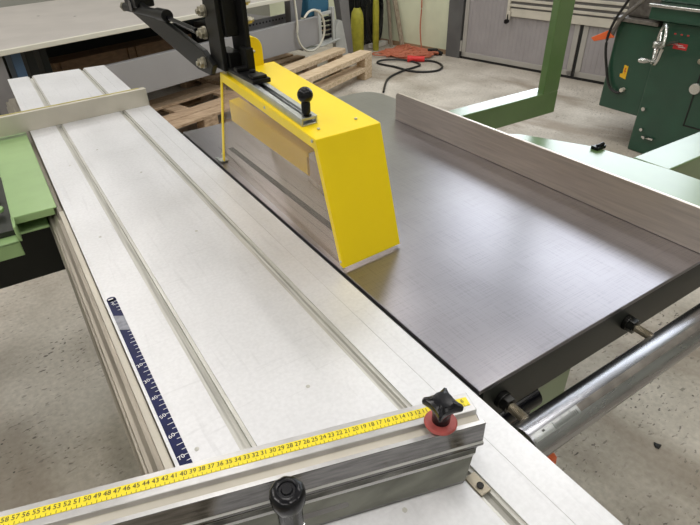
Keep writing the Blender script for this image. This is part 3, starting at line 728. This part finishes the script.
pk = MB().prism([(4.285, 5.45, .0), (4.34, 5.45, .0), (4.335, 5.66, .62), (4.28, 5.66, .62)], (.0, .02, 0)).obj('wooden_board', 'woodold'); tag(pk, 'short worn board leaning on the pale green wall beside the lath', 'board')
fo = MB().box(-.14, .14, -.05, .05, 0, .045).xf(frame(4.15, 5.75, .3)).obj('foam_block', 'styro', origin=(4.15, 5.75, 0), bevel=.004); tag(fo, 'white foam block on the floor beside the orange cord heap', 'foam block')
# heap of orange cord
mb = MB(); random.seed(3); pts = []
for i in range(140):
    q = random.random(); ss = .42 + .64*q; w = .02 + (.10 + .52*math.sin(min(1, (1-q)*1.25 + .05)*math.pi*.62))*random.random()
    p = WP @ Vector((ss, -.03 - w, 0)); pts.append((p.x, p.y, .012 + random.random()*.03))
mb.tube(curve_pts(pts, 4), .008, 6)
oc = mb.obj('cord_heap', 'orangecord', origin=(4.1, 5.04, 0)); tag(oc, 'tangled heap of orange cord on the floor at the foot of the green wall', 'cord')
mb = MB(); mb.tube(curve_pts([(4.420, 5.27, 1.6), (4.405, 5.26, .9), (4.400, 5.24, .50), (4.385, 5.23, .25), (4.37, 5.17, .03)]), .008, 6)
o = mb.obj('hanging_cord', 'orangecord', origin=(4.40, 5.2, 0)); tag(o, 'single orange cord hanging down in front of the pale green wall', 'cord')
pl = thing('black_plug', (4.40, 4.98, 0), 'black plug lying on the floor at the wall foot near the orange cord', 'plug')
MB().box(-.07, .05, -.035, .035, .0, .07).xf(frame(4.38, 4.96, -.6)).obj('housing', 'blackp', pl, bevel=.015)
MB().cyl((4.40, 4.93, .04), (4.42, 4.86, .02), .022, 12).obj('socket', 'blackm', pl)
# black cable with red plug
cb = thing('power_cable', (3.8, 4.6, 0), 'black power cable with a red plug looping over the bare concrete', 'cable')
cp = [(3.00,4.07),(3.305,4.409),(3.60,4.56),(3.80,4.60),(3.917,4.645),(3.952,4.80),(3.856,4.923),(3.70,5.03),(3.60,5.0),(3.65,4.746),(3.674,4.515),(3.772,4.386),(3.923,4.35),(4.067,4.45),(4.132,4.60),(4.122,4.72),(4.06,4.78)]
MB().tube(curve_pts([(x, y, .012 + (.012 if 5 < i < 8 else 0)) for i, (x, y) in enumerate(cp)], 8), .011, 8).obj('cord', 'cableblack', cb)
MB().cyl((4.075, 4.76, .030), (3.97, 4.84, .033), .030, 16).cyl((3.97, 4.84, .033), (3.92, 4.875, .034), .036, 16).obj('plug', 'redplug', cb, bevel=.004)

# ------------------------------------------------------------------ dark green machine at right
mg = thing('milling_machine', (3.95, 1.5, 0), 'dark green milling machine with chrome handwheel standing at the right', 'machine')
MB().box(3.57, 4.55, .75, 1.93, .0, .844).obj('body', 'dkgreen', mg, bevel=.012)
MB().box(3.52, 4.58, .70, 2.0, .845, .920).obj('head_rim', 'dkgreen', mg, bevel=.008)
MB().box(3.49, 4.60, .7, 2.0, .921, .939).obj('steel_way', 'steel', mg, bevel=.004)
MB().box(3.60, 4.5, .75, 2.0, .940, 1.35).obj('upper_head', 'dkgreen', mg, bevel=.01)
gbx = MB().box(3.60, 4.30, 1.932, 2.245, .225, .80).obj('gearbox', 'dkgreen', mg, bevel=.012)
MB().box(3.57, 4.0, 1.95, 2.27, .801, .825).obj('gearbox_lid', 'castgrey', mg, bevel=.004)
MB().box(3.62, 4.2, 1.985, 2.22, .826, 1.05).obj('bearing_column', 'castgrey', mg, bevel=.02)
# door seam on the body face
MB().box(3.567, 3.5702, 1.604, 1.612, .26, .66).box(3.567, 3.5702, 1.0, 1.612, .26, .268).obj('door_seam', 'black', mg)
MB().cyl((3.57, 1.600, .50), (3.535, 1.600, .50), .034, 20).obj('door_knob', 'steel', mg, bevel=.004)
MB().cyl((3.57, 1.625, .655), (3.545, 1.625, .655), .016, 14).obj('catch', 'bolt', mg, bevel=.002)
lb = MB().box(3.5675, 3.5702, 1.735, 1.820, .695, .730).obj('name_plate', 'stickerr', mg)
mb = MB(); mb.box(3.5655, 3.5676, 1.745, 1.79, .708, .711).box(3.5655, 3.5676, 1.76, 1.81, .717, .720).obj('plate_lines', 'white', lb)
for y in (1.83, 1.79, 1.75):
    MB().box(3.5682, 3.5702, y-.006, y+.006, .775, .782).obj('red_mark', 'stickerr', mg)
mb = MB(); mb.cyl((3.57, 1.885, .30), (3.55, 1.885, .30), .013, 12); mb.obj('bolt', 'steel', mg)
MB().cyl((3.57, 1.86, .165), (3.55, 1.86, .165), .011, 12).cyl((3.57, 1.80, .125), (3.50, 1.80, .135), .008, 10).box(3.545, 3.56, 1.76, 1.84, .118, .13).obj('drain_tap', 'steel', mg)
# warning sticker
wk = MB().prism([(3.5975, 2.135, .455), (3.5975, 2.090, .445), (3.5975, 2.090, .53), (3.5975, 2.120, .535), (3.5975, 2.120, .478), (3.5975, 2.137, .475)], (.0024, 0, 0)).obj('warning_sticker', 'stickery', mg)
mb = MB(); mb.prism([(3.596, 2.108, .520), (3.596, 2.100, .520), (3.596, 2.106, .500), (3.596, 2.098, .500), (3.596, 2.108, .470), (3.596, 2.103, .494), (3.596, 2.111, .494)], (.0014, 0, 0)); mb.obj('bolt_symbol', 'stickerr', wk)
# handwheel (axis along -x/+y), seen nearly edge-on
hw = thing; wc = Vector((3.42, 1.825, .734)); ax = Vector((-.60, .79, .03)).normalized()
mb = MB(); q = ax.to_track_quat('Z', 'Y'); R = .112
mb.tube([wc + q @ Vector((R*math.cos(t), R*math.sin(t), 0)) for t in [2*math.pi*k/40 for k in range(40)]], .011, 10, closed=True)
for k in range(3):
    t = 2*math.pi*k/3 + .4; mb.cyl(wc, wc + q @ Vector((R*math.cos(t), R*math.sin(t), 0)), .007, 8)
mb.cyl(wc - ax*.02, wc + ax*.04, .022, 18)
wh = mb.obj('handwheel', 'steel', mg)
hp = wc + Vector((-.01, .0, -.095)); 
MB().lathe(hp, [(.006, 0), (.006, .02), (.012, .03), (.017, .055), (.015, .08), (.006, .092)], 16, axis=ax).obj('crank_handle', 'steel', wh)
MB().cyl(wc - ax*.02, wc - ax*.02 + Vector((.18, -.01, 0)), .014, 12).obj('wheel_shaft', 'steel', mg)
MB().box(3.555, 3.565, 1.90, 1.925, .585, .70).obj('guard_strip', 'doorframe', mg)
# cable and orange rag of the machine
mb = MB(); mb.tube(curve_pts([(3.56, 2.10, 1.15), (3.55, 2.17, .95), (3.55, 2.24, .80), (3.55, 2.262, .66), (3.572, 2.232, .50), (3.574, 2.180, .385), (3.574, 2.110, .355), (3.59, 2.085, .375)], 8), .009, 8); mb.obj('power_lead', 'cableblack', mg)
MB().cyl((3.60, 2.083, .378), (3.57, 2.083, .378), .014, 12).obj('cable_gland', 'doorwhite', mg)
MB().prism([(3.55, 2.27, .74), (3.55, 2.22, .70), (3.55, 2.36, .655), (3.55, 2.39, .675)], (.02, 0, 0)).obj('orange_tag', 'orange', mg, bevel=.004)
mb = MB(); mb.tube(curve_pts([(3.57, 2.25, .70), (3.56, 2.20, .82), (3.57, 2.08, .95), (3.6, 2.0, 1.1)], 6), .013, 8); mb.obj('steel_lever', 'castgrey', mg)

# dark chip on the bare floor, right
ch = MB().lathe((1.403, .386, 0), [(.008, .0), (.012, .003), (.008, .007), (.002, .008)], 7, lobes=lambda t, r: 1+.3*math.sin(3*t), smooth=False).obj('floor_chip', 'black', origin=(1.403, .386, 0)); tag(ch, 'dark chip of dirt on the bare floor right of the guide bar', 'chip')

# ------------------------------------------------------------------ light
def area(name, loc, rot, sx, sy, power, col=(1,1,1)):
    l = bpy.data.lights.new(name, 'AREA'); l.shape = 'RECTANGLE'; l.size = sx; l.size_y = sy; l.energy = power; l.color = col
    o = bpy.data.objects.new(name, l); COL.objects.link(o); o.location = loc; o.rotation_euler = rot; return o
for x in (-2.2, .4, 3.0):
    for y in (-1.2, 1.6, 4.6, 7.2):
        area('ceiling_lamp', (x, y, 4.6), (0, 0, 0), .30, 1.6, 44 if x < -1 else 28, (1, .965, .925))
area('high_window', WP @ Vector((3.0, -.06, 3.65)), (rad(-90), 0, A), 4.0, 1.2, 66, (.84, .90, 1))
area('door_window', WP @ Vector((2.68, -.10, 2.05)), (rad(-90), 0, A), 2.62, 1.4, 44, (.84, .92, 1))
w = bpy.data.worlds.new('world'); S.world = w; w.use_nodes = True
w.node_tree.nodes['Background'].inputs[0].default_value = (.9, .95, 1, 1); w.node_tree.nodes['Background'].inputs[1].default_value = .3

# ------------------------------------------------------------------ camera
cam = bpy.data.cameras.new('camera'); co = bpy.data.objects.new('camera', cam); COL.objects.link(co); S.camera = co
cam.sensor_fit = 'HORIZONTAL'; cam.sensor_width = 36; cam.lens = 529.2/700*36; cam.clip_start = .02; cam.clip_end = 100
pitch, yaw, roll = rad(33.95124), rad(32.31189), rad(-1.55804)
fw = Vector((math.sin(yaw)*math.cos(pitch), math.cos(yaw)*math.cos(pitch), -math.sin(pitch)))
rt = Vector((math.cos(yaw), -math.sin(yaw), 0)); up = rt.cross(fw)
r_ = rt*math.cos(roll) + up*math.sin(roll); u_ = -rt*math.sin(roll) + up*math.cos(roll)
co.matrix_world = Matrix(((r_.x, u_.x, -fw.x, 0), (r_.y, u_.y, -fw.y, 0), (r_.z, u_.z, -fw.z, T+.595), (0, 0, 0, 1)))
vs = S.view_settings; S.display_settings.display_device = 'sRGB'; vs.view_transform = 'Standard'; vs.look = 'None'; vs.exposure = .02; vs.gamma = 1; vs.use_curve_mapping = False
